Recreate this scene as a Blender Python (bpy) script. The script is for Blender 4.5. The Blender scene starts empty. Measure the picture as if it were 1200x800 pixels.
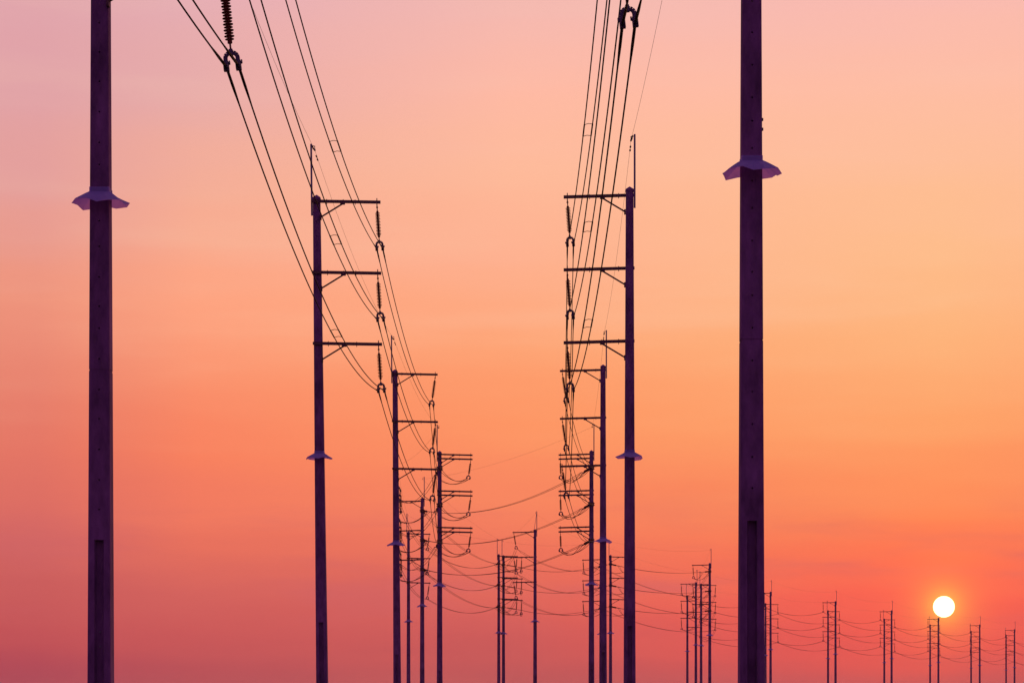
import bpy, bmesh, math, random
from mathutils import Matrix, Vector

random.seed(7)
sc = bpy.context.scene
C = sc.collection
R = math.radians

# ------------------------------------------------------------------ camera
cam_d = bpy.data.cameras.new("camera")
cam = bpy.data.objects.new("camera", cam_d)
C.objects.link(cam)
cam.location = (0.0, 0.0, 2.0)
cam.rotation_euler = (R(90), 0, 0)
cam_d.sensor_width = 36.0
cam_d.lens = 84.3
cam_d.shift_y = (825 - 400) / 1200.0          # tele view raised with lens shift, uprights stay upright
cam_d.clip_start = 0.1
cam_d.clip_end = 60000
sc.camera = cam
sc.view_settings.view_transform = 'Standard'
sc.view_settings.look = 'None'
sc.view_settings.exposure = 0
sc.view_settings.gamma = 1
sc.cycles.max_bounces = 6
sc.cycles.transparent_max_bounces = 16

SUN_AZ, SUN_EL = R(10.21), R(2.31)
SUN_DIR = Vector((math.sin(SUN_AZ) * math.cos(SUN_EL), math.cos(SUN_AZ) * math.cos(SUN_EL), math.sin(SUN_EL)))

def lin(c):
    return tuple(((v / 255) / 12.92 if v / 255 <= 0.04045 else ((v / 255 + 0.055) / 1.055) ** 2.4) for v in c) + (1.0,)

# ------------------------------------------------------------------ world: dusk sky
W = bpy.data.worlds.new("World")
sc.world = W
W.use_nodes = True
nt = W.node_tree
nt.nodes.clear()
def N(t, **kw):
    n = nt.nodes.new(t)
    for k, v in kw.items():
        setattr(n, k, v)
    return n
def L(a, b):
    nt.links.new(a, b)
def math_(op, a, b=None, clamp=False):
    n = N('ShaderNodeMath', operation=op, use_clamp=clamp)
    for i, v in enumerate((a, b)):
        if v is None:
            continue
        if isinstance(v, (int, float)):
            n.inputs[i].default_value = v
        else:
            L(v, n.inputs[i])
    return n.outputs[0]
tc = N('ShaderNodeTexCoord')
nrm = N('ShaderNodeVectorMath', operation='NORMALIZE')
L(tc.outputs['Generated'], nrm.inputs[0])
sep = N('ShaderNodeSeparateXYZ')
L(nrm.outputs[0], sep.inputs[0])
# thin streaks of high haze bend the colour bands a little
mp = N('ShaderNodeMapping')
mp.inputs['Scale'].default_value = (3.2, 3.2, 26.0)
L(nrm.outputs[0], mp.inputs['Vector'])
ns = N('ShaderNodeTexNoise')
ns.inputs['Scale'].default_value = 1.6
ns.inputs['Detail'].default_value = 4.0
ns.inputs['Roughness'].default_value = 0.5
L(mp.outputs[0], ns.inputs['Vector'])
wob = math_('MULTIPLY', math_('SUBTRACT', ns.outputs['Fac'], 0.5), 0.022)
elev = math_('ADD', math_('DIVIDE', math_('ARCSINE', sep.outputs['Z']), math.pi / 2), wob)
az = math_('ARCTAN2', sep.outputs['X'], sep.outputs['Y'])
daz = math_('ABSOLUTE', math_('SUBTRACT', az, SUN_AZ))
daz = math_('MINIMUM', daz, math_('SUBTRACT', 2 * math.pi, daz))
def yel(y):          # elevation (0..1 of 90 deg)
    return math.degrees(math.atan((825 - y) / 2810)) / 90
COLS = {
    0.0: [(800, (205, 80, 85)), (750, (243, 85, 77)), (700, (255, 98, 78)), (650, (255, 116, 80)), (600, (255, 135, 85)), (500, (255, 163, 104)), (400, (255, 181, 124)), (300, (255, 190, 140)), (200, (255, 191, 154)), (100, (255, 190, 165)), (0, (250, 187, 178))],
    10.2: [(800, (189, 82, 87)), (750, (212, 93, 89)), (700, (226, 104, 91)), (650, (240, 118, 92)), (600, (248, 130, 95)), (500, (255, 150, 100)), (400, (255, 166, 119)), (300, (255, 178, 145)), (200, (255, 187, 155)), (100, (255, 186, 165)), (0, (245, 185, 177))],
    17.7: [(800, (188, 78, 86)), (750, (205, 88, 88)), (690, (214, 99, 93)), (640, (233, 113, 93)), (600, (243, 123, 96)), (530, (250, 130, 95)), (450, (252, 147, 110)), (350, (255, 165, 130)), (230, (246, 174, 150)), (120, (233, 172, 168)), (0, (230, 174, 180))],
    21.4: [(800, (178, 70, 86)), (750, (196, 81, 86)), (690, (204, 93, 92)), (650, (212, 103, 98)), (600, (222, 110, 99)), (520, (230, 119, 101)), (450, (234, 134, 113)), (350, (240, 150, 126)), (300, (235, 155, 140)), (230, (230, 160, 155)), (120, (226, 163, 167)), (0, (225, 165, 173))],
}
ZENITH = (120, 90, 140)
def ramp(stops):
    r = N('ShaderNodeValToRGB')
    cr = r.color_ramp
    cr.interpolation = 'LINEAR'
    els = cr.elements
    while len(els) > 1:
        els.remove(els[-1])
    els[0].position, els[0].color = stops[0]
    for p, c in stops[1:]:
        e = els.new(p)
        e.color = c
    L(elev, r.inputs['Fac'])
    return r.outputs['Color']
ramps = []
for ang, st in COLS.items():
    stops = [(yel(y), lin(c)) for y, c in st]
    top = st[-1][1]
    stops.append((0.34, lin(tuple(int(a * 0.55 + b * 0.45) for a, b in zip(top, ZENITH)))))
    stops.append((1.0, lin(ZENITH)))
    ramps.append((ang, ramp(stops)))
# far from the sun the sky fades to the violet of dusk
east = ramp([(0.0, lin((84, 58, 108))), (0.10, lin((122, 70, 120))), (0.25, lin((118, 76, 138))), (1.0, lin(ZENITH))])
ramps.append((105.0, east))
col = ramps[0][1]
for (a0, c0), (a1, c1) in zip(ramps, ramps[1:]):
    mr = N('ShaderNodeMapRange')
    mr.interpolation_type = 'SMOOTHSTEP' if a1 > 60 else 'LINEAR'
    mr.clamp = True
    L(daz, mr.inputs['Value'])
    mr.inputs['From Min'].default_value = R(a0)
    mr.inputs['From Max'].default_value = R(a1)
    mx = N('ShaderNodeMix', data_type='RGBA')
    L(mr.outputs[0], mx.inputs['Factor'])
    L(col, mx.inputs['A'])
    L(c1, mx.inputs['B'])
    col = mx.outputs['Result']
# low mauve haze banks, drawn out along the horizon
mp2 = N('ShaderNodeMapping')
mp2.inputs['Scale'].default_value = (5.0, 5.0, 34.0)
mp2.inputs['Location'].default_value = (3.1, 0.4, 0.2)
L(nrm.outputs[0], mp2.inputs['Vector'])
n2 = N('ShaderNodeTexNoise')
n2.inputs['Scale'].default_value = 1.5
n2.inputs['Detail'].default_value = 5.0
n2.inputs['Roughness'].default_value = 0.55
L(mp2.outputs[0], n2.inputs['Vector'])
def mrange(v, a, b, c, d):
    m_ = N('ShaderNodeMapRange', interpolation_type='SMOOTHSTEP')
    L(v, m_.inputs['Value'])
    for k_, q_ in zip(('From Min', 'From Max', 'To Min', 'To Max'), (a, b, c, d)):
        m_.inputs[k_].default_value = q_
    return m_.outputs[0]
lowband = math_('MULTIPLY', mrange(elev, 0.012, 0.030, 0, 1), mrange(elev, 0.038, 0.062, 1, 0))
bank = math_('MULTIPLY', lowband, mrange(n2.outputs['Fac'], 0.46, 0.68, 0, 0.42))
bmix = N('ShaderNodeMix', data_type='RGBA')
L(bank, bmix.inputs['Factor'])
L(col, bmix.inputs['A'])
bmix.inputs['B'].default_value = lin((206, 98, 104))
col = bmix.outputs['Result']
# a few pale wisps higher up
wisp = math_('MULTIPLY', mrange(elev, 0.06, 0.10, 0, 1), mrange(ns.outputs['Fac'], 0.5, 0.75, 0, 0.10))
wmix = N('ShaderNodeMix', data_type='RGBA')
L(wisp, wmix.inputs['Factor'])
L(col, wmix.inputs['A'])
wmix.inputs['B'].default_value = lin((255, 214, 176))
col = wmix.outputs['Result']
# aureole round the sun
dt = N('ShaderNodeVectorMath', operation='DOT_PRODUCT')
L(nrm.outputs[0], dt.inputs[0])
dt.inputs[1].default_value = SUN_DIR
ang = math_('ARCCOSINE', math_('MINIMUM', dt.outputs['Value'], 1.0))
g1 = math_('POWER', 2.71828, math_('MULTIPLY', ang, -1 / R(0.30)))
g2 = math_('POWER', 2.71828, math_('MULTIPLY', ang, -1 / R(1.6)))
def add_glow(col, g, c):
    n = N('ShaderNodeMix', data_type='RGBA', blend_type='ADD')
    n.inputs['B'].default_value = c
    L(g, n.inputs['Factor'])
    L(col, n.inputs['A'])
    return n.outputs['Result']
col = add_glow(col, g1, (0.3, 0.62, 0.02, 1))
col = add_glow(col, g2, (0.1, 0.03, 0.0, 1))
bg = N('ShaderNodeBackground')
bg.inputs['Strength'].default_value = 1.0
L(col, bg.inputs['Color'])
out = N('ShaderNodeOutputWorld')
L(bg.outputs[0], out.inputs['Surface'])

# ------------------------------------------------------------------ sun lamp
sl = bpy.data.lights.new("sunlight", 'SUN')
sl.energy = 0.35
sl.angle = R(0.53)
sl.color = (1.0, 0.42, 0.2)
so = bpy.data.objects.new("sunlight", sl)
C.objects.link(so)
so.rotation_euler = SUN_DIR.to_track_quat('Z', 'Y').to_euler()

# ------------------------------------------------------------------ materials
def mat(name, base, rough=0.8, metal=0.0, var=0.25, scale=6.0, bump=0.0, spec=0.3, trans=None):
    m = bpy.data.materials.new(name)
    m.use_nodes = True
    t = m.node_tree
    b = t.nodes['Principled BSDF']
    b.inputs['Roughness'].default_value = rough
    b.inputs['Metallic'].default_value = metal
    b.inputs['Specular IOR Level'].default_value = spec
    co = t.nodes.new('ShaderNodeTexCoord')
    mp = t.nodes.new('ShaderNodeMapping')
    mp.inputs['Scale'].default_value = (1, 1, 0.35)
    t.links.new(co.outputs['Object'], mp.inputs[0])
    n = t.nodes.new('ShaderNodeTexNoise')
    n.inputs['Scale'].default_value = scale
    n.inputs['Detail'].default_value = 8
    n.inputs['Roughness'].default_value = 0.65
    t.links.new(mp.outputs[0], n.inputs['Vector'])
    r = t.nodes.new('ShaderNodeValToRGB')
    r.color_ramp.elements[0].position = 0.3
    r.color_ramp.elements[1].position = 0.72
    r.color_ramp.elements[0].color = tuple(v * (1 - var) for v in base) + (1,)
    r.color_ramp.elements[1].color = tuple(min(1, v * (1 + var)) for v in base) + (1,)
    t.links.new(n.outputs['Fac'], r.inputs['Fac'])
    t.links.new(r.outputs['Color'], b.inputs['Base Color'])
    if bump:
        n2 = t.nodes.new('ShaderNodeTexNoise')
        n2.inputs['Scale'].default_value = scale * 9
        n2.inputs['Detail'].default_value = 6
        t.links.new(co.outputs['Object'], n2.inputs['Vector'])
        bp = t.nodes.new('ShaderNodeBump')
        bp.inputs['Strength'].default_value = bump
        bp.inputs['Distance'].default_value = 0.01
        t.links.new(n2.outputs['Fac'], bp.inputs['Height'])
        t.links.new(bp.outputs[0], b.inputs['Normal'])
    if trans:
        tr = t.nodes.new('ShaderNodeBsdfTranslucent')
        tr.inputs['Color'].default_value = trans[1] + (1,)
        ms = t.nodes.new('ShaderNodeMixShader')
        ms.inputs[0].default_value = trans[0]
        o = t.nodes['Material Output']
        t.links.new(b.outputs[0], ms.inputs[1])
        t.links.new(tr.outputs[0], ms.inputs[2])
        t.links.new(ms.outputs[0], o.inputs['Surface'])
    return m
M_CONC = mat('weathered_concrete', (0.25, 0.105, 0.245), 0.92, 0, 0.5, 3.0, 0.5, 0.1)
M_STEEL = mat('rusted_steel', (0.13, 0.06, 0.07), 0.7, 0.0, 0.35, 14, 0.2)
M_GALV = mat('galvanised_steel', (0.26, 0.22, 0.30), 0.5, 0.4, 0.2, 14, 0.1)
M_RUB = mat('silicone_rubber', (0.22, 0.04, 0.03), 0.75, 0.0, 0.15, 10, trans=(0.28, (0.6, 0.09, 0.05)))
M_CABLE = mat('weathered_black_strand', (0.024, 0.007, 0.012), 0.85, 0.0, 0.15, 30, 0, 0.1)
M_SHEET = mat('faded_plastic_sheet', (0.46, 0.52, 1.0), 0.55, 0.0, 0.15, 9, 0.15, 0.3, (0.66, (1.0, 0.68, 0.92)))
M_CLAMP = mat('cast_aluminium', (0.12, 0.09, 0.15), 0.6, 0.2, 0.2, 20)

# ------------------------------------------------------------------ mesh helpers
def mesh_of(name, bm, m, smooth=False):
    me = bpy.data.meshes.new(name)
    bmesh.ops.recalc_face_normals(bm, faces=bm.faces[:])
    bm.to_mesh(me)
    bm.free()
    me.materials.append(m)
    if smooth:
        for p in me.polygons:
            p.use_smooth = True
    return me
def obj(name, me, parent=None, mtx=None):
    o = bpy.data.objects.new(name, me)
    C.objects.link(o)
    if parent:
        o.parent = parent
    if mtx is not None:
        o.matrix_local = mtx
    return o
def tag(o, label, cat, group=None):
    o['label'] = label
    o['category'] = cat
    if group:
        o['group'] = group
    return o
def box(bm, x0, x1, y0, y1, z0, z1):
    v = [bm.verts.new(p) for p in ((x0, y0, z0), (x1, y0, z0), (x1, y1, z0), (x0, y1, z0), (x0, y0, z1), (x1, y0, z1), (x1, y1, z1), (x0, y1, z1))]
    for f in ((0, 1, 2, 3), (4, 5, 6, 7), (0, 1, 5, 4), (1, 2, 6, 5), (2, 3, 7, 6), (3, 0, 4, 7)):
        bm.faces.new([v[i] for i in f])
    return v
def bar(bm, a, b, w, h):
    a, b = Vector(a), Vector(b)
    d = (b - a)
    q = d.to_track_quat('X', 'Z').to_matrix().to_4x4()
    vs = box(bm, 0, d.length, -w / 2, w / 2, -h / 2, h / 2)
    for v in vs:
        v.co = a + (q @ v.co)
def tube(bm, pts, radii, sides=6, cap=True):
    rings = []
    n = len(pts)
    pts = [Vector(p) for p in pts]
    for i, p in enumerate(pts):
        d = (pts[min(i + 1, n - 1)] - pts[max(i - 1, 0)]).normalized()
        up = Vector((0, 0, 1)) if abs(d.z) < 0.9 else Vector((0, 1, 0))
        u = d.cross(up).normalized()
        w = u.cross(d)
        r = radii[i] if isinstance(radii, (list, tuple)) else radii
        rings.append([bm.verts.new(p + (u * math.cos(2 * math.pi * k / sides) + w * math.sin(2 * math.pi * k / sides)) * r) for k in range(sides)])
    for a, b in zip(rings, rings[1:]):
        for k in range(sides):
            bm.faces.new((a[k], a[(k + 1) % sides], b[(k + 1) % sides], b[k]))
    if cap:
        bm.faces.new(rings[0])
        bm.faces.new(rings[-1])
def lathe(bm, prof, sides=12):
    """profile of (radius, z)"""
    rings = [[bm.verts.new((r * math.cos(2 * math.pi * k / sides), r * math.sin(2 * math.pi * k / sides), z)) for k in range(sides)] for r, z in prof]
    for a, b in zip(rings, rings[1:]):
        for k in range(sides):
            bm.faces.new((a[k], a[(k + 1) % sides], b[(k + 1) % sides], b[k]))
    bm.faces.new(rings[0])
    bm.faces.new(rings[-1])

# ------------------------------------------------------------------ ground
bm = bmesh.new()
rad = [0, 30, 60, 120, 240, 480, 960, 2200, 5000]
prev = None
for r in rad:
    ring = [bm.verts.new((0, 0, 0))] if r == 0 else [bm.verts.new((r * math.cos(k * math.pi / 24), r * math.sin(k * math.pi / 24), random.uniform(-0.12, 0.05) if 20 < r < 900 else 0)) for k in range(48)]
    if prev:
        for k in range(48):
            if len(prev) == 1:
                bm.faces.new((prev[0], ring[k], ring[(k + 1) % 48]))
            else:
                bm.faces.new((prev[k], ring[k], ring[(k + 1) % 48], prev[(k + 1) % 48]))
    prev = ring
M_GROUND = mat('dry_grass_and_soil', (0.075, 0.062, 0.04), 0.95, 0, 0.5, 0.35, 0.6, 0.1)
g = obj('ground', mesh_of('ground', bm, M_GROUND))
g['kind'] = 'structure'

# ------------------------------------------------------------------ the sun itself
DS = 9000.0
bm = bmesh.new()
bmesh.ops.create_icosphere(bm, subdivisions=5, radius=DS * 12.35 / 2810)
m = bpy.data.materials.new('sun_glare')
m.use_nodes = True
t = m.node_tree
t.nodes.clear()
e = t.nodes.new('ShaderNodeEmission')
lw = t.nodes.new('ShaderNodeLayerWeight')      # limb darkening of the solar disc
lw.inputs['Blend'].default_value = 0.5
cr = t.nodes.new('ShaderNodeValToRGB')
cr.color_ramp.elements[0].position = 0.0
cr.color_ramp.elements[0].color = (1.0, 1.0, 0.78, 1)
cr.color_ramp.elements[1].position = 1.0
cr.color_ramp.elements[1].color = (0.35, 0.32, 0.06, 1)
k_ = cr.color_ramp.elements.new(0.72)
k_.color = (1.0, 0.9, 0.5, 1)
t.links.new(lw.outputs['Facing'], cr.inputs['Fac'])
t.links.new(cr.outputs['Color'], e.inputs['Color'])
e.inputs['Strength'].default_value = 1.15
tr = t.nodes.new('ShaderNodeBsdfTransparent')
ad = t.nodes.new('ShaderNodeAddShader')
o_ = t.nodes.new('ShaderNodeOutputMaterial')
t.links.new(e.outputs[0], ad.inputs[0])
t.links.new(tr.outputs[0], ad.inputs[1])
t.links.new(ad.outputs[0], o_.inputs['Surface'])
sun = obj('sun', mesh_of('sun', bm, m, True))
sun.location = SUN_DIR * DS
tag(sun, 'glowing white disc of the setting sun, low on the right just above a pole top', 'sun')

# ------------------------------------------------------------------ pole parts
TOP = 18.97
ARM_Z = (18.85, 16.47, 14.09)
ARM_L = 2.1
HANG_X = 2.03
CLAMP_DROP = 1.55
TW = 0.10
def hw(z):
    return 0.5 * (0.385 - (z - 2.0) * (0.385 - 0.24) / 17.2)
def shaft_mesh(detail):
    bm = bmesh.new()
    z0, zr0, zr1 = -0.9, 0.35, 4.75
    if not detail:
        zs = [z0, 6, 12, TOP]
        for a, b in zip(zs, zs[1:]):
            ha, hb = hw(a), hw(b)
            va = [bm.verts.new((sx * ha, sy * ha, a)) for sx, sy in ((-1, -1), (1, -1), (1, 1), (-1, 1))]
            vb = [bm.verts.new((sx * hb, sy * hb, b)) for sx, sy in ((-1, -1), (1, -1), (1, 1), (-1, 1))]
            for k in range(4):
                bm.faces.new((va[k], va[(k + 1) % 4], vb[(k + 1) % 4], vb[k]))
    else:
        # drilled step holes right through the pole, a moulded recess near the foot, chamfered edges
        holes = []
        z = 5.25
        rnd = random.Random(3)
        while z < 18.4:
            if abs(z - 7.53) > 0.12:
                holes.append(z)
            z += rnd.choice((0.42, 0.48, 0.5, 0.36, 0.5, 0.48))
        segs = [(z0, zr0, 'p'), (zr0, zr1, 'r')]
        cur = zr1
        seam = 7.53
        marks = [(h - 0.07, h + 0.07, 'h') for h in holes] + [(seam - 0.012, seam + 0.012, 's')]
        for a, b, k in sorted(marks):
            segs += [(cur, a, 'p'), (a, b, k)]
            cur = b
        segs.append((cur, TOP, 'p'))
        ch = 0.018
        for a, b, kind in segs:
            ha, hb = hw(a), hw(b)
            if kind == 's':
                ha -= 0.008; hb -= 0.008
            # side faces and chamfers
            for s in (-1, 1):
                bm.faces.new([bm.verts.new(p) for p in ((s * ha, -ha + ch, a), (s * ha, ha - ch, a), (s * hb, hb - ch, b), (s * hb, -hb + ch, b))])
                for s2 in (-1, 1):
                    bm.faces.new([bm.verts.new(p) for p in ((s * ha, s2 * (ha - ch), a), (s * (ha - ch), s2 * ha, a), (s * (hb - ch), s2 * hb, b), (s * hb, s2 * (hb - ch), b))])
            for s2 in (-1, 1):
                Ax, Bx = ha - ch, hb - ch
                def q(*ps):
                    bm.faces.new([bm.verts.new(p) for p in ps])
                if kind in 'ps':
                    q((-Ax, s2 * ha, a), (Ax, s2 * ha, a), (Bx, s2 * hb, b), (-Bx, s2 * hb, b))
                    if kind == 's':
                        for zz, h1 in ((a, ha), (b, hb)):
                            q((-h1, s2 * h1, zz), (h1, s2 * h1, zz), (h1 + .008, s2 * (h1 + .008), zz), (-h1 - .008, s2 * (h1 + .008), zz))
                elif kind == 'r':
                    cx, dep = 0.077, 0.11
                    for s in (-1, 1):
                        q((s * Ax, s2 * ha, a), (s * cx, s2 * ha, a), (s * cx, s2 * hb, b), (s * Bx, s2 * hb, b))
                        q((s * cx, s2 * ha, a), (s * (cx - .02), s2 * (ha - dep), a), (s * (cx - .02), s2 * (hb - dep), b), (s * cx, s2 * hb, b))
                    q((-cx + .02, s2 * (ha - dep), a), (cx - .02, s2 * (ha - dep), a), (cx - .02, s2 * (hb - dep), b), (-cx + .02, s2 * (hb - dep), b))
                    for zz, h1 in ((a, ha), (b, hb)):
                        q((-cx, s2 * h1, zz), (cx, s2 * h1, zz), (cx - .02, s2 * (h1 - dep), zz), (-cx + .02, s2 * (h1 - dep), zz))
                else:
                    zc, rr = (a + b) / 2, 0.015
                    hm = (ha + hb) / 2
                    outer = [(-Ax, ha, a), (0, ha, a), (Ax, ha, a), ((Ax + Bx) / 2, hm, zc), (Bx, hb, b), (0, hb, b), (-Bx, hb, b), (-(Ax + Bx) / 2, hm, zc)]
                    angs = [225, 270, 315, 0, 45, 90, 135, 180]
                    inner = [(rr * math.cos(R(g_)), hm, zc + rr * math.sin(R(g_))) for g_ in angs]
                    deep = [(x, hm - 0.1, z_) for x, y_, z_ in inner]
                    for k in range(8):
                        k2 = (k + 1) % 8
                        f3 = lambda p: (p[0], s2 * p[1], p[2])
                        q(f3(outer[k]), f3(outer[k2]), f3(inner[k2]), f3(inner[k]))
                        q(f3(inner[k]), f3(inner[k2]), f3(deep[k2]), f3(deep[k]))
                    q(*[(p[0], s2 * p[1], p[2]) for p in deep])
        bmesh.ops.remove_doubles(bm, verts=bm.verts[:], dist=0.0004)
    return mesh_of('concrete_shaft', bm, M_CONC)
def cap_mesh():
    bm = bmesh.new()
    h = hw(TOP) + 0.012
    v = [bm.verts.new((sx * h, sy * h, z)) for z in (TOP - 0.05, TOP + 0.02) for sx, sy in ((-1, -1), (1, -1), (1, 1), (-1, 1))]
    a = bm.verts.new((0, 0, TOP + 0.13))
    for k in range(4):
        bm.faces.new((v[k], v[(k + 1) % 4], v[4 + (k + 1) % 4], v[4 + k]))
        bm.faces.new((v[4 + k], v[4 + (k + 1) % 4], a))
    bm.faces.new(v[:4])
    return mesh_of('pole_cap', bm, M_CONC)
DROOP = 0.03
def crossarm_mesh(dy=0.0):
    """steel channel bolted to the pole, origin at the pole axis, running out along +X"""
    bm = bmesh.new()
    bar(bm, (-0.17, dy, 0.0), (ARM_L + 0.05, dy, -DROOP * ARM_L), 0.08, 0.095)
    for x in (0.35, 0.9, 1.3):       # bolts
        bar(bm, (x, dy, -0.1 - DROOP * x), (x, dy, 0.075 - DROOP * x), 0.022, 0.022)
    bar(bm, (HANG_X, dy, -0.09 - DROOP * HANG_X), (HANG_X, dy, 0.13 - DROOP * HANG_X), 0.03, 0.03)
    return mesh_of('crossarm', bm, M_STEEL)
def brace_mesh():
    bm = bmesh.new()
    bar(bm, (0.13, 0, -0.55), (0.88, 0, -0.10), 0.05, 0.045)
    box(bm, 0.80, 0.96, -0.05, 0.05, -0.125, -0.075)
    box(bm, 0.125, 0.17, -0.06, 0.06, -0.63, -0.47)
    return mesh_of('brace', bm, M_STEEL)
def insulator_mesh():
    bm = bmesh.new()
    prof = [(0.018, 0.0), (0.018, -0.06), (0.034, -0.07), (0.034, -0.1), (0.016, -0.11), (0.016, -0.2), (0.04, -0.21), (0.04, -0.25)]
    z = -0.26
    for k in range(16):
        big = 0.086 if k % 2 == 0 else 0.076
        prof += [(0.03, z), (big, z - 0.02), (big, z - 0.025), (0.03, z - 0.032)]
        z -= 0.049
    prof += [(0.04, z - 0.005), (0.04, z - 0.04), (0.016, z - 0.05), (0.016, -1.23)]
    lathe(bm, prof, 12)
    return mesh_of('insulator', bm, M_RUB)
def strain_mesh():
    bm = bmesh.new()
    prof = [(0.02, 0.0), (0.02, -0.2), (0.04, -0.21), (0.04, -0.25)]
    z = -0.26
    for k in range(18):
        big = 0.086 if k % 2 == 0 else 0.074
        prof += [(0.03, z), (big, z - 0.02), (big, z - 0.025), (0.03, z - 0.032)]
        z -= 0.049
    prof += [(0.04, z - 0.05), (0.018, z - 0.06), (0.018, -1.5)]
    lathe(bm, prof, 10)
    return mesh_of('strain_insulator', bm, M_RUB)
def yoke_mesh():
    bm = bmesh.new()
    pts = []
    for k in range(9):
        a = R(180 - 180 * k / 8)
        pts.append((TW * math.cos(a), 0, -1.32 + 0.085 * math.sin(a)))
    pts = [(-TW, 0, -1.37)] + pts + [(TW, 0, -1.37)]
    for a, b in zip(pts, pts[1:]):
        bar(bm, a, b, 0.03, 0.07)
    box(bm, -0.03, 0.03, -0.03, 0.03, -1.29, -1.18)
    return mesh_of('yoke', bm, M_CLAMP)
def clamp_mesh():
    bm = bmesh.new()
    box(bm, -0.035, 0.035, -0.12, 0.12, -1.50, -1.42)
    box(bm, -0.045, 0.045, -0.05, 0.05, -1.53, -1.38)
    box(bm, 0.03, 0.065, -0.02, 0.02, -1.43, -1.40)
    box(bm, 0.05, 0.07, -0.03, 0.03, -1.42, -1.37)
    return mesh_of('clamp', bm, M_CLAMP)
def mast_mesh():
    bm = bmesh.new()
    bar(bm, (-0.165, 0, TOP - 0.57), (-0.165, 0, TOP + 1.83), 0.06, 0.06)
    return mesh_of('lightning_mast', bm, M_GALV)
def clip_mesh():
    bm = bmesh.new()
    bar(bm, (-0.19, 0, TOP + 1.78), (-0.03, 0, TOP + 1.75), 0.022, 0.022)
    bar(bm, (-0.045, 0, TOP + 1.76), (-0.045, 0, TOP + 1.63), 0.022, 0.022)
    box(bm, -0.07, -0.02, -0.08, 0.08, TOP + 1.61, TOP + 1.65)
    return mesh_of('wire_clip', bm, M_CLAMP)
CLIP = Vector((-0.045, 0, TOP + 1.63))
def skirt_mesh(seed):
    """flared sheet collar clamped round the pole, its rim buckled; real sheet thickness"""
    rnd = random.Random(seed)
    bm = bmesh.new()
    zc = 10.42
    h = hw(zc) + 0.006
    sides = 16
    prof = [(1.0, 0.07), (1.03, -0.0), (0, -0.12), (0, -0.245)]
    def sq(a):
        c, s = math.cos(a), math.sin(a)
        k = h / max(abs(c), abs(s))
        return Vector((c * k, s * k, 0))
    ph = [rnd.uniform(0, 6.28) for _ in range(4)]
    layers = []
    for th in (0.0, -0.004):
        rings = []
        for j, t_ in enumerate((0.0, 0.12, 0.4, 0.7, 1.0)):
            ring = []
            for k in range(sides):
                a = 2 * math.pi * k / sides
                p = sq(a)
                rim = 0.445 * (abs(math.cos(a)) ** 3 + abs(math.sin(a)) ** 3) ** (-1 / 3) + 0.022 * math.cos(4 * a + ph[0]) + 0.022 * math.sin(3 * a + ph[1]) + 0.012 * math.sin(9 * a + ph[2])
                target = Vector((math.cos(a) * rim, math.sin(a) * rim, 0))
                if j < 2:
                    q = p * (1.0 + 0.0 * j)
                    z = 0.075 if j == 0 else 0.0
                else:
                    tt = (t_ - 0.12) / 0.88
                    q = p.lerp(target, tt)
                    z = -0.17 * tt ** 1.1 + tt * tt * (0.03 * math.sin(5 * a + ph[3]) + 0.018 * math.cos(2 * a + ph[1]) + 0.02 * math.sin(a))
                n = q.normalized()
                q = q + n * th * (1 if j < 2 else 0.4)
                ring.append(bm.verts.new((q.x, q.y, zc + z + (th if j > 1 else 0))))
            rings.append(ring)
        layers.append(rings)
        for a_, b_ in zip(rings, rings[1:]):
            for k in range(sides):
                bm.faces.new((a_[k], a_[(k + 1) % sides], b_[(k + 1) % sides], b_[k]))
    for e_ in (0, -1):
        o1, o2 = layers[0][e_], layers[1][e_]
        for k in range(sides):
            bm.faces.new((o1[k], o1[(k + 1) % sides], o2[(k + 1) % sides], o2[k]))
    return mesh_of('climbing_guard', bm, M_SHEET)
def band_mesh():
    bm = bmesh.new()
    h = hw(17.5) + 0.035
    box(bm, -h, h, -h, h, -0.13, 0.13)
    bar(bm, (-h - 0.06, 0, 0.06), (h + 0.06, 0, 0.06), 0.05, 0.05)
    bar(bm, (-h - 0.06, 0, -0.06), (h + 0.06, 0, -0.06), 0.05, 0.05)
    return mesh_of('strain_band', bm, M_STEEL)
def endplate_mesh():
    bm = bmesh.new()
    bar(bm, (-TW - 0.02, 0, -1.5), (TW + 0.02, 0, -1.5), 0.05, 0.04)
    for s in (-1, 1):
        tube(bm, [(s * TW, 0, -1.48), (s * TW, 0, -1.85)], 0.024, 6)
    return mesh_of('strain_yoke', bm, M_CLAMP)

ME = dict(shaft=shaft_mesh(True), plain=shaft_mesh(False), cap=cap_mesh(), arm=crossarm_mesh(), brace=brace_mesh(), ins=insulator_mesh(),
          strain=strain_mesh(), yoke=yoke_mesh(), clamp=clamp_mesh(), mast=mast_mesh(), clip=clip_mesh(), band=band_mesh(), plate=endplate_mesh())
SK = [skirt_mesh(s) for s in (5, 12, 21, 34)]

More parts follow.
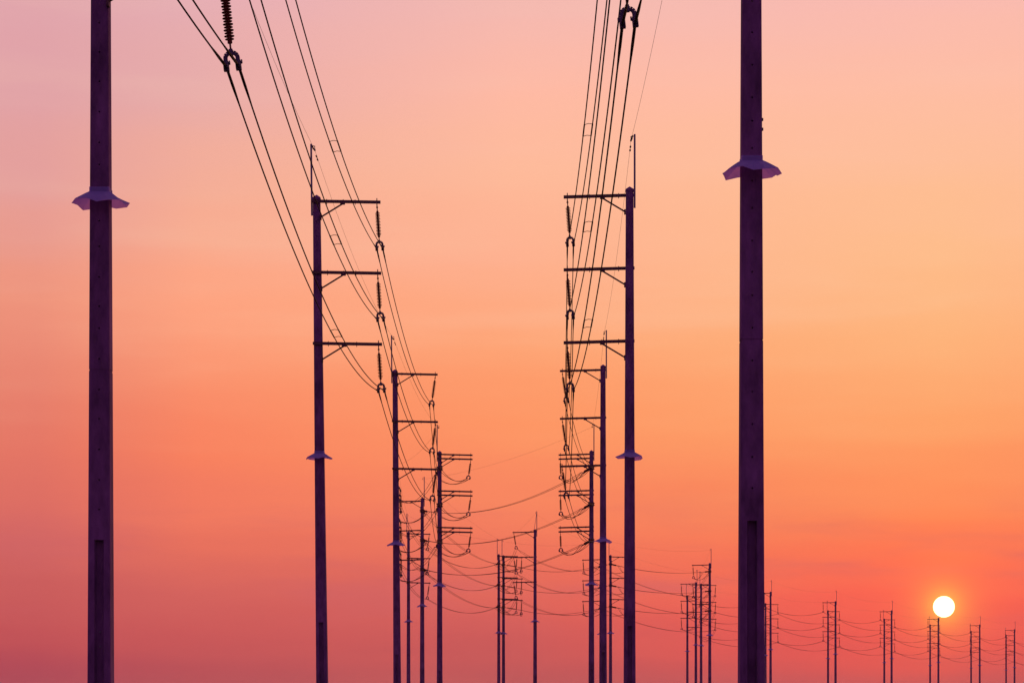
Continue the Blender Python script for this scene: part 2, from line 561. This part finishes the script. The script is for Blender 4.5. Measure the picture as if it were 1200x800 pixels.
class Pole:
    pass
POLES = {}
def pole(key, x, y, dz, rot, label, swing=-3, kind='susp', detail=False, tilt=0.0, skirt=0, group=None, skirt_z=0.0, name='power_pole'):
    p = Pole()
    root = bpy.data.objects.new(name, None)
    root.empty_display_size = 0.5
    C.objects.link(root)
    root.location = (x, y, dz)
    root.rotation_euler = (0, tilt, R(rot))
    tag(root, label, 'power pole', group)
    p.M = Matrix.Translation((x, y, dz)) @ Matrix.Rotation(R(rot), 4, 'Z') @ Matrix.Rotation(tilt, 4, 'Y')
    p.root, p.kind = root, kind
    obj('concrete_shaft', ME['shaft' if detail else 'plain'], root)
    obj('pole_cap', ME['cap'], root)
    ms = obj('lightning_mast', ME['mast'], root)
    obj('wire_clip', ME['clip'], ms)
    p.clip = p.M @ CLIP
    if skirt is not None:
        obj('climbing_guard', SK[skirt % 4], root, Matrix.Translation((0, 0, skirt_z)) @ Matrix.Rotation(R(90 * (skirt // 4) - rot), 4, 'Z'))
    p.clamps = []
    for z in ARM_Z:
        offs = (0.0,) if kind != 'double' else (0.0, -0.27)
        for dz_ in offs:
            obj('crossarm', ME['arm'], root, Matrix.Translation((0, -hw(z) - 0.042, z + dz_)))
            obj('brace', ME['brace'], root, Matrix.Translation((0, -hw(z) - 0.042, z + dz_)))
        zz = z + offs[-1] - DROOP * HANG_X - 0.09
        mi = Matrix.Translation((HANG_X, -hw(z) - 0.042, zz)) @ Matrix.Rotation(R(-swing), 4, 'Y')
        if kind == 'double':
            mi = mi @ Matrix.Diagonal((1, 1, 0.8, 1))
        i = obj('insulator', ME['ins'], root, mi)
        obj('yoke', ME['yoke'], i)
        pr = []
        for s in (-1, 1):
            obj('clamp', ME['clamp'], i, Matrix.Translation((s * TW, 0, 0)))
            pr.append(p.M @ (mi @ Vector((s * TW, 0, -1.46))))
        if rot > 90:
            pr.reverse()          # keep conductor 0 on the left
        p.clamps.append(pr)
    POLES[key] = p
    return p

NEAR = 'near roadside power poles'
FAR = 'small far power poles on the right'
pole('A', -6.755, 39.4, -0.06, 0, 'big concrete power pole nearest on the far left with a buckled collar', 6, detail=True, skirt=0, skirt_z=0.03)
pole('B', -6.34, 80.5, 0.0, 0, 'tall concrete pole second in the left row, three crossarms reaching right, leaning slightly', 3, detail=True, tilt=-0.0115, skirt=1)
pole('C', -5.75, 120.6, -0.25, 0, 'third concrete pole of the left row, single crossarms reaching right', -8, detail=True, tilt=-0.007, skirt=2)
pole('Z', 3.69, 37.0, 0.07, 180, 'big concrete power pole nearest on the right with a wide flared collar', -6, detail=True, skirt=3, skirt_z=-0.135)
pole('Y', 3.84, 78.3, -0.2, 180, 'tall concrete pole second in the right row, three crossarms reaching left', -4, detail=True, skirt=5)
pole('X', 4.54, 119.6, -0.15, 180, 'third concrete pole of the right row, between the tall pole and the double-armed pole', -8.5, detail=True, skirt=6)
pole('D', -4.72, 156.5, -0.55, 0, 'left concrete pole with doubled crossarms reaching right and looped jumper cables', -8, 'double', True, skirt=7)
pole('W', 5.2, 157.0, -0.45, 180, 'right concrete pole with doubled crossarms reaching left and looped jumper cables', -2, 'double', True, skirt=8)
pole('E', -7.3, 195.0, -0.3, 180, 'thin pole just left of the left double-armed pole, its arms reaching left', -3, 'dead', skirt=9)
pole('K', -8.5, 177.8, -0.8, 90, 'pole hidden right behind the third left-row pole', 0, 'dead', skirt=None)
pole('F', -10.1, 234.0, -0.2, 0, 'lowest thin pole just right of the third left pole, short arms reaching right', -8, skirt=10)
pole('I', 2.2, 228.5, -0.4, 180, 'lone thin pole mid picture, arms reaching left, its mast braced by a slanted stay', -9.5, skirt=11)
pole('G', -1.48, 267.6, -0.3, 0, 'left pole of the twin poles in the middle of the picture', -4, 'dead', skirt=12)
pole('H', -0.95, 268.0, -0.4, 0, 'right pole of the twin poles in the middle of the picture', -2, 'dead', skirt=13)
pole('S', 10.2, 275.5, -0.2, 180, 'far pole almost hidden behind the third pole of the right row', -4, 'dead', skirt=14)
pole('T', 11.05, 269.0, -0.3, 0, 'far thin pole showing between the second and third poles of the right row', -4, 'dead', skirt=15)
pole('J', 24.0, 291.0, 0.1, 180, 'tallest pole of the cluster of four left of the big right pole', -3, 'dead', skirt=0)
pole('M', 25.65, 334.5, 0.0, 180, 'second pole from the left in the cluster of four, arms reaching left', -3, skirt=1, group=None)
pole('N', 26.7, 338.6, 0.0, 0, 'third pole from the left in the cluster of four, next to the tallest', -3, skirt=2)
pole('O', 27.4, 374.7, 0.0, 0, 'shortest and leftmost pole in the cluster of four, arms reaching right', -3, skirt=3)
for z_ in (10.92, 10.77):
    bm = bmesh.new()
    box(bm, -hw(z_) - 0.02, -hw(z_) + 0.02, hw(z_) - 0.07, hw(z_) - 0.025, z_ - 0.02, z_ + 0.02)
    obj('bolt', mesh_of('bolt', bm, M_STEEL), POLES['Z'].root)
for z_ in (3.25, 3.01):
    bm = bmesh.new()
    box(bm, -0.012, 0.012, -hw(z_) + 0.085, -hw(z_) + 0.115, z_ - 0.012, z_ + 0.012)
    obj('bolt', mesh_of('bolt', bm, M_GALV), POLES['A'].root)
near_far = [('P1', 39.1, 362.6, 0.0, 'far pole just right of the big right pole, arms reaching left behind it'),
            ('Q1', 53.4, 395.8, 0.0, 'taller pole of the first far pair right of the big right pole'),
            ('R1', 68.75, 434.3, 0.0, 'taller pole of the far pair next left of the sun'),
            ('S1', 83.98, 472.3, 0.0, 'taller pole of the far pair touching the lower edge of the sun'),
            ('T1', 100.2, 513.7, 0.1, 'taller pole of the far pair next right of the sun'),
            ('U1', 114.8, 547.8, 0.15, 'taller pole of the far pair at the right edge of the picture')]
far_far = [('P2', 42.4, 401.0, -0.1, 'far pole mostly hidden behind the big right pole, arm tips showing'),
           ('Q2', 57.2, 434.0, 0.0, 'shorter pole of the first far pair right of the big right pole'),
           ('R2', 73.9, 476.0, 0.0, 'shorter pole of the far pair next left of the sun'),
           ('S2', 89.1, 511.0, 0.0, 'shorter pole of the far pair below the sun'),
           ('T2', 107.6, 562.0, 0.2, 'shorter pole of the far pair next right of the sun'),
           ('U2', 121.9, 591.6, 0.2, 'shorter pole of the far pair at the right edge of the picture')]
for i, (k, x, y, dz, lb) in enumerate(near_far):
    pole(k, x, y, dz, 180, lb, -1.5, skirt=i, group=FAR)
for i, (k, x, y, dz, lb) in enumerate(far_far):
    pole(k, x, y, dz, 0, lb, 1, skirt=i + 5, group=FAR)

# ------------------------------------------------------------------ cables
RC = 0.0145
def span_pts(a, b, sag, n):
    a, b = Vector(a), Vector(b)
    return [a.lerp(b, i / n) - Vector((0, 0, 4 * sag * (i / n) * (1 - i / n))) for i in range(n + 1)]
ENDS = {}       # strain string ends: (pole, other pole, level) -> [left point, right point]
def strain(pk, target, level, sag_slope=0.1):
    """a strain insulator on pole pk pulling toward target; returns the two conductor ends"""
    p = POLES[pk]
    z = ARM_Z[level] - 0.82 - (0.1 if p.kind == 'double' else 0)
    start = p.M @ Vector((0, 0, z))
    d = Vector(target) - start
    d.z -= d.xy.length * sag_slope
    d.normalize()
    u = Vector((d.y, -d.x, 0)).normalized()       # right hand side of d
    start = start + d * (hw(z) + 0.05)
    w = u.cross(d)
    m = Matrix((( u.x, w.x, -d.x, start.x), (u.y, w.y, -d.y, start.y), (u.z, w.z, -d.z, start.z), (0, 0, 0, 1)))
    if not (pk, level) in ENDS:
        ENDS[(pk, level)] = []
        obj('strain_band', ME['band'], p.root, Matrix.Translation((0, 0, z)))
    s = obj('strain_insulator', ME['strain'], p.root, p.M.inverted() @ m)
    obj('strain_yoke', ME['plate'], s)
    pr = [m @ Vector((q * TW, 0, -1.8)) for q in (-1, 1)]
    ENDS[(pk, level)].append(pr)
    return pr
class Fixed:          # a support outside the picture
    def __init__(s, like, x, y):
        s.dx = Vector((x, y, 0)) - Vector((like.M.translation.x, like.M.translation.y, 0))
        s.kind = 'fixed'
        s.clamps = [[c + s.dx for c in pr] for pr in like.clamps]
        s.clip = like.clip + s.dx
POLES['A0'] = Fixed(POLES['A'], -7.15, -2.0)
POLES['Z0'] = Fixed(POLES['Z'], 3.55, -4.0)
POLES['V1'] = Fixed(POLES['U1'], 129.5, 582.0)
POLES['V2'] = Fixed(POLES['U2'], 136.5, 622.0)
LV = ('topmost', 'middle', 'lowest')
def near_pole(k):
    return k in 'A0 Z0 A B C X Y Z D W'.split()
for k in 'IF':
    bm = bmesh.new()
    bar(bm, (0.11, 0, TOP - 0.1), (-0.15, 0, TOP + 1.7), 0.035, 0.035)
    obj('mast_stay', mesh_of('mast_stay', bm, M_GALV), POLES[k].root)
def section(keys, sags, what, group, spacers=()):
    for lv in range(3):
        paths = [[], []]
        supports = []
        for k in keys:
            p = POLES[k]
            supports.append(p)
        pts_pairs = []
        for i, p in enumerate(supports):
            if p.kind in ('dead', 'double') and i in (0, len(supports) - 1):
                q = supports[1] if i == 0 else supports[-2]
                if q.kind in ('dead', 'double'):
                    tgt = q.M @ Vector((0, 0, ARM_Z[lv] - 0.9))
                else:
                    tgt = (q.clamps[lv][0] + q.clamps[lv][1]) / 2
                L_ = (tgt.xy - p.M.translation.xy).length
                pr = strain(keys[i], tgt, lv, 4 * sags[0 if i == 0 else -1] / L_)
            else:
                pr = p.clamps[lv]
            pts_pairs.append(pr)
        origin = (pts_pairs[0][0] + pts_pairs[0][1]) / 2
        root = bpy.data.objects.new('twin_cable', None)
        C.objects.link(root)
        root.location = origin
        tag(root, f'{LV[lv]} twin power cable {what}', 'power cable', group)
        for c in (0, 1):
            bm = bmesh.new()
            pts, rr = [], []
            for i in range(len(pts_pairs) - 1):
                a, b = pts_pairs[i], pts_pairs[i + 1]
                dirv = (sum(b, Vector()) - sum(a, Vector())).xy
                def side(pr):
                    # left/right of travel
                    n_ = Vector((dirv.y, -dirv.x))
                    return sorted(pr, key=lambda v: v.xy.dot(n_))[c]
                A_, B_ = side(a), side(b)
                n = 44 if near_pole(keys[i]) and near_pole(keys[i + 1]) else 18
                sp = span_pts(A_, B_, sags[min(i, len(sags) - 1)], n)
                length = (B_ - A_).length
                for j, q in enumerate(sp):
                    if i > 0 and j == 0:
                        continue
                    dist = min(j / n, 1 - j / n) * length
                    r = RC * (1.75 if dist < 1.0 and n > 20 else 1.0)
                    pts.append(q - origin)
                    rr.append(r)
            tube(bm, pts, rr, 6 if n > 20 else 5)
            obj('conductor', mesh_of('conductor', bm, M_CABLE, True), root)
        for (i, tt) in spacers:
            a, b = pts_pairs[i], pts_pairs[i + 1]
            bm = bmesh.new()
            Ls = ((a[0] + a[1]) / 2 - (b[0] + b[1]) / 2).length
            ends = []
            for dd in (-0.6, 0.6):
                t_ = tt + dd / Ls
                dirv = (sum(b, Vector()) - sum(a, Vector())).xy
                n_ = Vector((dirv.y, -dirv.x))
                A2 = sorted(a, key=lambda v: v.xy.dot(n_)); B2 = sorted(b, key=lambda v: v.xy.dot(n_))
                s_ = sags[min(i, len(sags) - 1)]
                pp = [A2[k].lerp(B2[k], t_) - Vector((0, 0, 4 * s_ * t_ * (1 - t_))) - origin for k in (0, 1)]
                ends.append(pp)
                tube(bm, [pp[0], (pp[0] + pp[1]) / 2 + Vector((0, 0, .02)), pp[1]], 0.008, 6)
            for k in (0, 1):
                tube(bm, [ends[0][k], ends[1][k]], 0.019, 6)
            obj('spacer', mesh_of('spacer', bm, M_CABLE), root)
def jumper(pk):
    p = POLES[pk]
    inv = p.M.inverted()
    for lv in range(3):
        e = ENDS.get((pk, lv), [])
        if len(e) < 2:
            continue
        for c in (0, 1):
            a, b = e[0][c], e[1][1 - c]
            m_ = p.clamps[lv][c]
            bm = bmesh.new()
            pts = span_pts(a, m_, 0.45, 12) + span_pts(m_, b, 0.45, 12)[1:]
            tube(bm, [inv @ q for q in pts], RC, 6)
            obj('jumper_cable', mesh_of('jumper_cable', bm, M_CABLE, True), p.root)

GC = 'twin power cables'
section(['A0', 'A', 'B', 'C', 'D'], [1.05, 1.05, 1.0, 0.7], 'of the left row, from overhead past the near left poles', GC, [(1, 0.53)])
section(['Z0', 'Z', 'Y', 'X', 'W'], [1.05, 1.05, 1.0, 0.7], 'of the right row, from overhead past the near right poles', GC, [(1, 0.53)])
section(['D', 'K'], [0.8], 'leaving the left double-armed pole toward the left', GC)
section(['K', 'F', 'G'], [0.7, 0.95], 'from the lowest thin left pole to the twin middle poles', GC)
section(['G', 'I', 'S'], [0.9, 1.1], 'on the lone middle pole with arms reaching left', GC)
section(['S', 'N', 'O', 'P2', 'Q2', 'R2', 'S2', 'T2', 'U2', 'V2'], [1.1], 'along the shorter far poles below the sun', GC)
section(['W', 'E'], [1.0], 'crossing from right double-armed pole to the thin left pole', GC)
section(['E', 'H'], [0.95], 'from the thin left pole to the right twin middle pole', GC)
section(['H', 'T'], [0.5], 'between the twin middle poles and the right row', GC)
section(['T', 'J'], [0.4], 'from the right row to the cluster of four poles', GC)
section(['J', 'M', 'P1', 'Q1', 'R1', 'S1', 'T1', 'U1', 'V1'], [0.9, 1.1], 'along the taller far poles at the right', GC)
for k in 'D W E K G H S T J'.split():
    jumper(k)

# ground wires strung from mast to mast
def ground_wire(keys, sag, label, dampers=False):
    pts = []
    o0 = POLES[keys[0]].clip
    dm = bmesh.new()
    for i in range(len(keys) - 1):
        a, b = POLES[keys[i]].clip, POLES[keys[i + 1]].clip
        sp = span_pts(a, b, sag, 30 if dampers else 14)
        pts += sp[(1 if i else 0):]
        if dampers:
            d = (b - a).normalized()
            for end, s in ((a, 1), (b, -1)):
                for off in (0.55, 0.95):
                    q = end + d * s * off - Vector((0, 0, 0.05 + 4 * sag * off / (b - a).length)) - o0
                    tube(dm, [q - d * 0.07, q + d * 0.07], 0.028, 6)
                q0 = end + d * s * 0.75 - Vector((0, 0, 0.03 + 4 * sag * .75 / (b - a).length)) - o0
                tube(dm, [q0 - d * 0.2, q0 + d * 0.2], 0.007, 5)
                tube(dm, [q0 - Vector((0, 0, 0.02)), q0 + Vector((0, 0, 0.05))], 0.012, 5)
    bm = bmesh.new()
    tube(bm, [q - o0 for q in pts], 0.0045, 5)
    w = obj('ground_wire', mesh_of('ground_wire', bm, M_CABLE, True))
    w.location = o0
    tag(w, label, 'wire', 'thin ground wires on the mast tips')
    if dampers:
        obj('vibration_damper', mesh_of('vibration_damper', dm, M_CABLE), w)
    else:
        dm.free()
ground_wire(['A0', 'A', 'B', 'C', 'D'], 0.6, 'hair-thin ground wire above the near left poles, on their mast tips', True)
ground_wire(['Z0', 'Z', 'Y', 'X', 'W'], 0.6, 'hair-thin ground wire above the near right poles, on their mast tips', True)
ground_wire(['D', 'K', 'F', 'G', 'I', 'S'], 0.5, 'hair-thin ground wire winding over the thin poles in the middle')
ground_wire(['W', 'E', 'H', 'T', 'J'], 0.5, 'hair-thin ground wire from the right double-armed pole to the cluster of four')
ground_wire(['J', 'M', 'P1', 'Q1', 'R1', 'S1', 'T1', 'U1', 'V1'], 0.6, 'hair-thin ground wire on the taller far poles at right')
ground_wire(['S', 'N', 'O', 'P2', 'Q2', 'R2', 'S2', 'T2', 'U2', 'V2'], 0.6, 'hair-thin ground wire on the shorter far poles at right')

# ------------------------------------------------------------------ dusk haze
HAZE = 0.0001
if HAZE:
    bm = bmesh.new()
    box(bm, -5200, 5200, -5200, 5200, -1.2, 26.0)
    m = bpy.data.materials.new('evening_haze')
    m.use_nodes = True
    t = m.node_tree
    t.nodes.clear()
    o_ = t.nodes.new('ShaderNodeOutputMaterial')
    pv = t.nodes.new('ShaderNodeVolumePrincipled')
    pv.inputs['Color'].default_value = (0.95, 0.80, 0.80, 1)
    pv.inputs['Density'].default_value = HAZE
    pv.inputs['Anisotropy'].default_value = 0.55
    t.links.new(pv.outputs[0], o_.inputs['Volume'])
    h = obj('haze', mesh_of('haze', bm, m))
    h['kind'] = 'stuff'
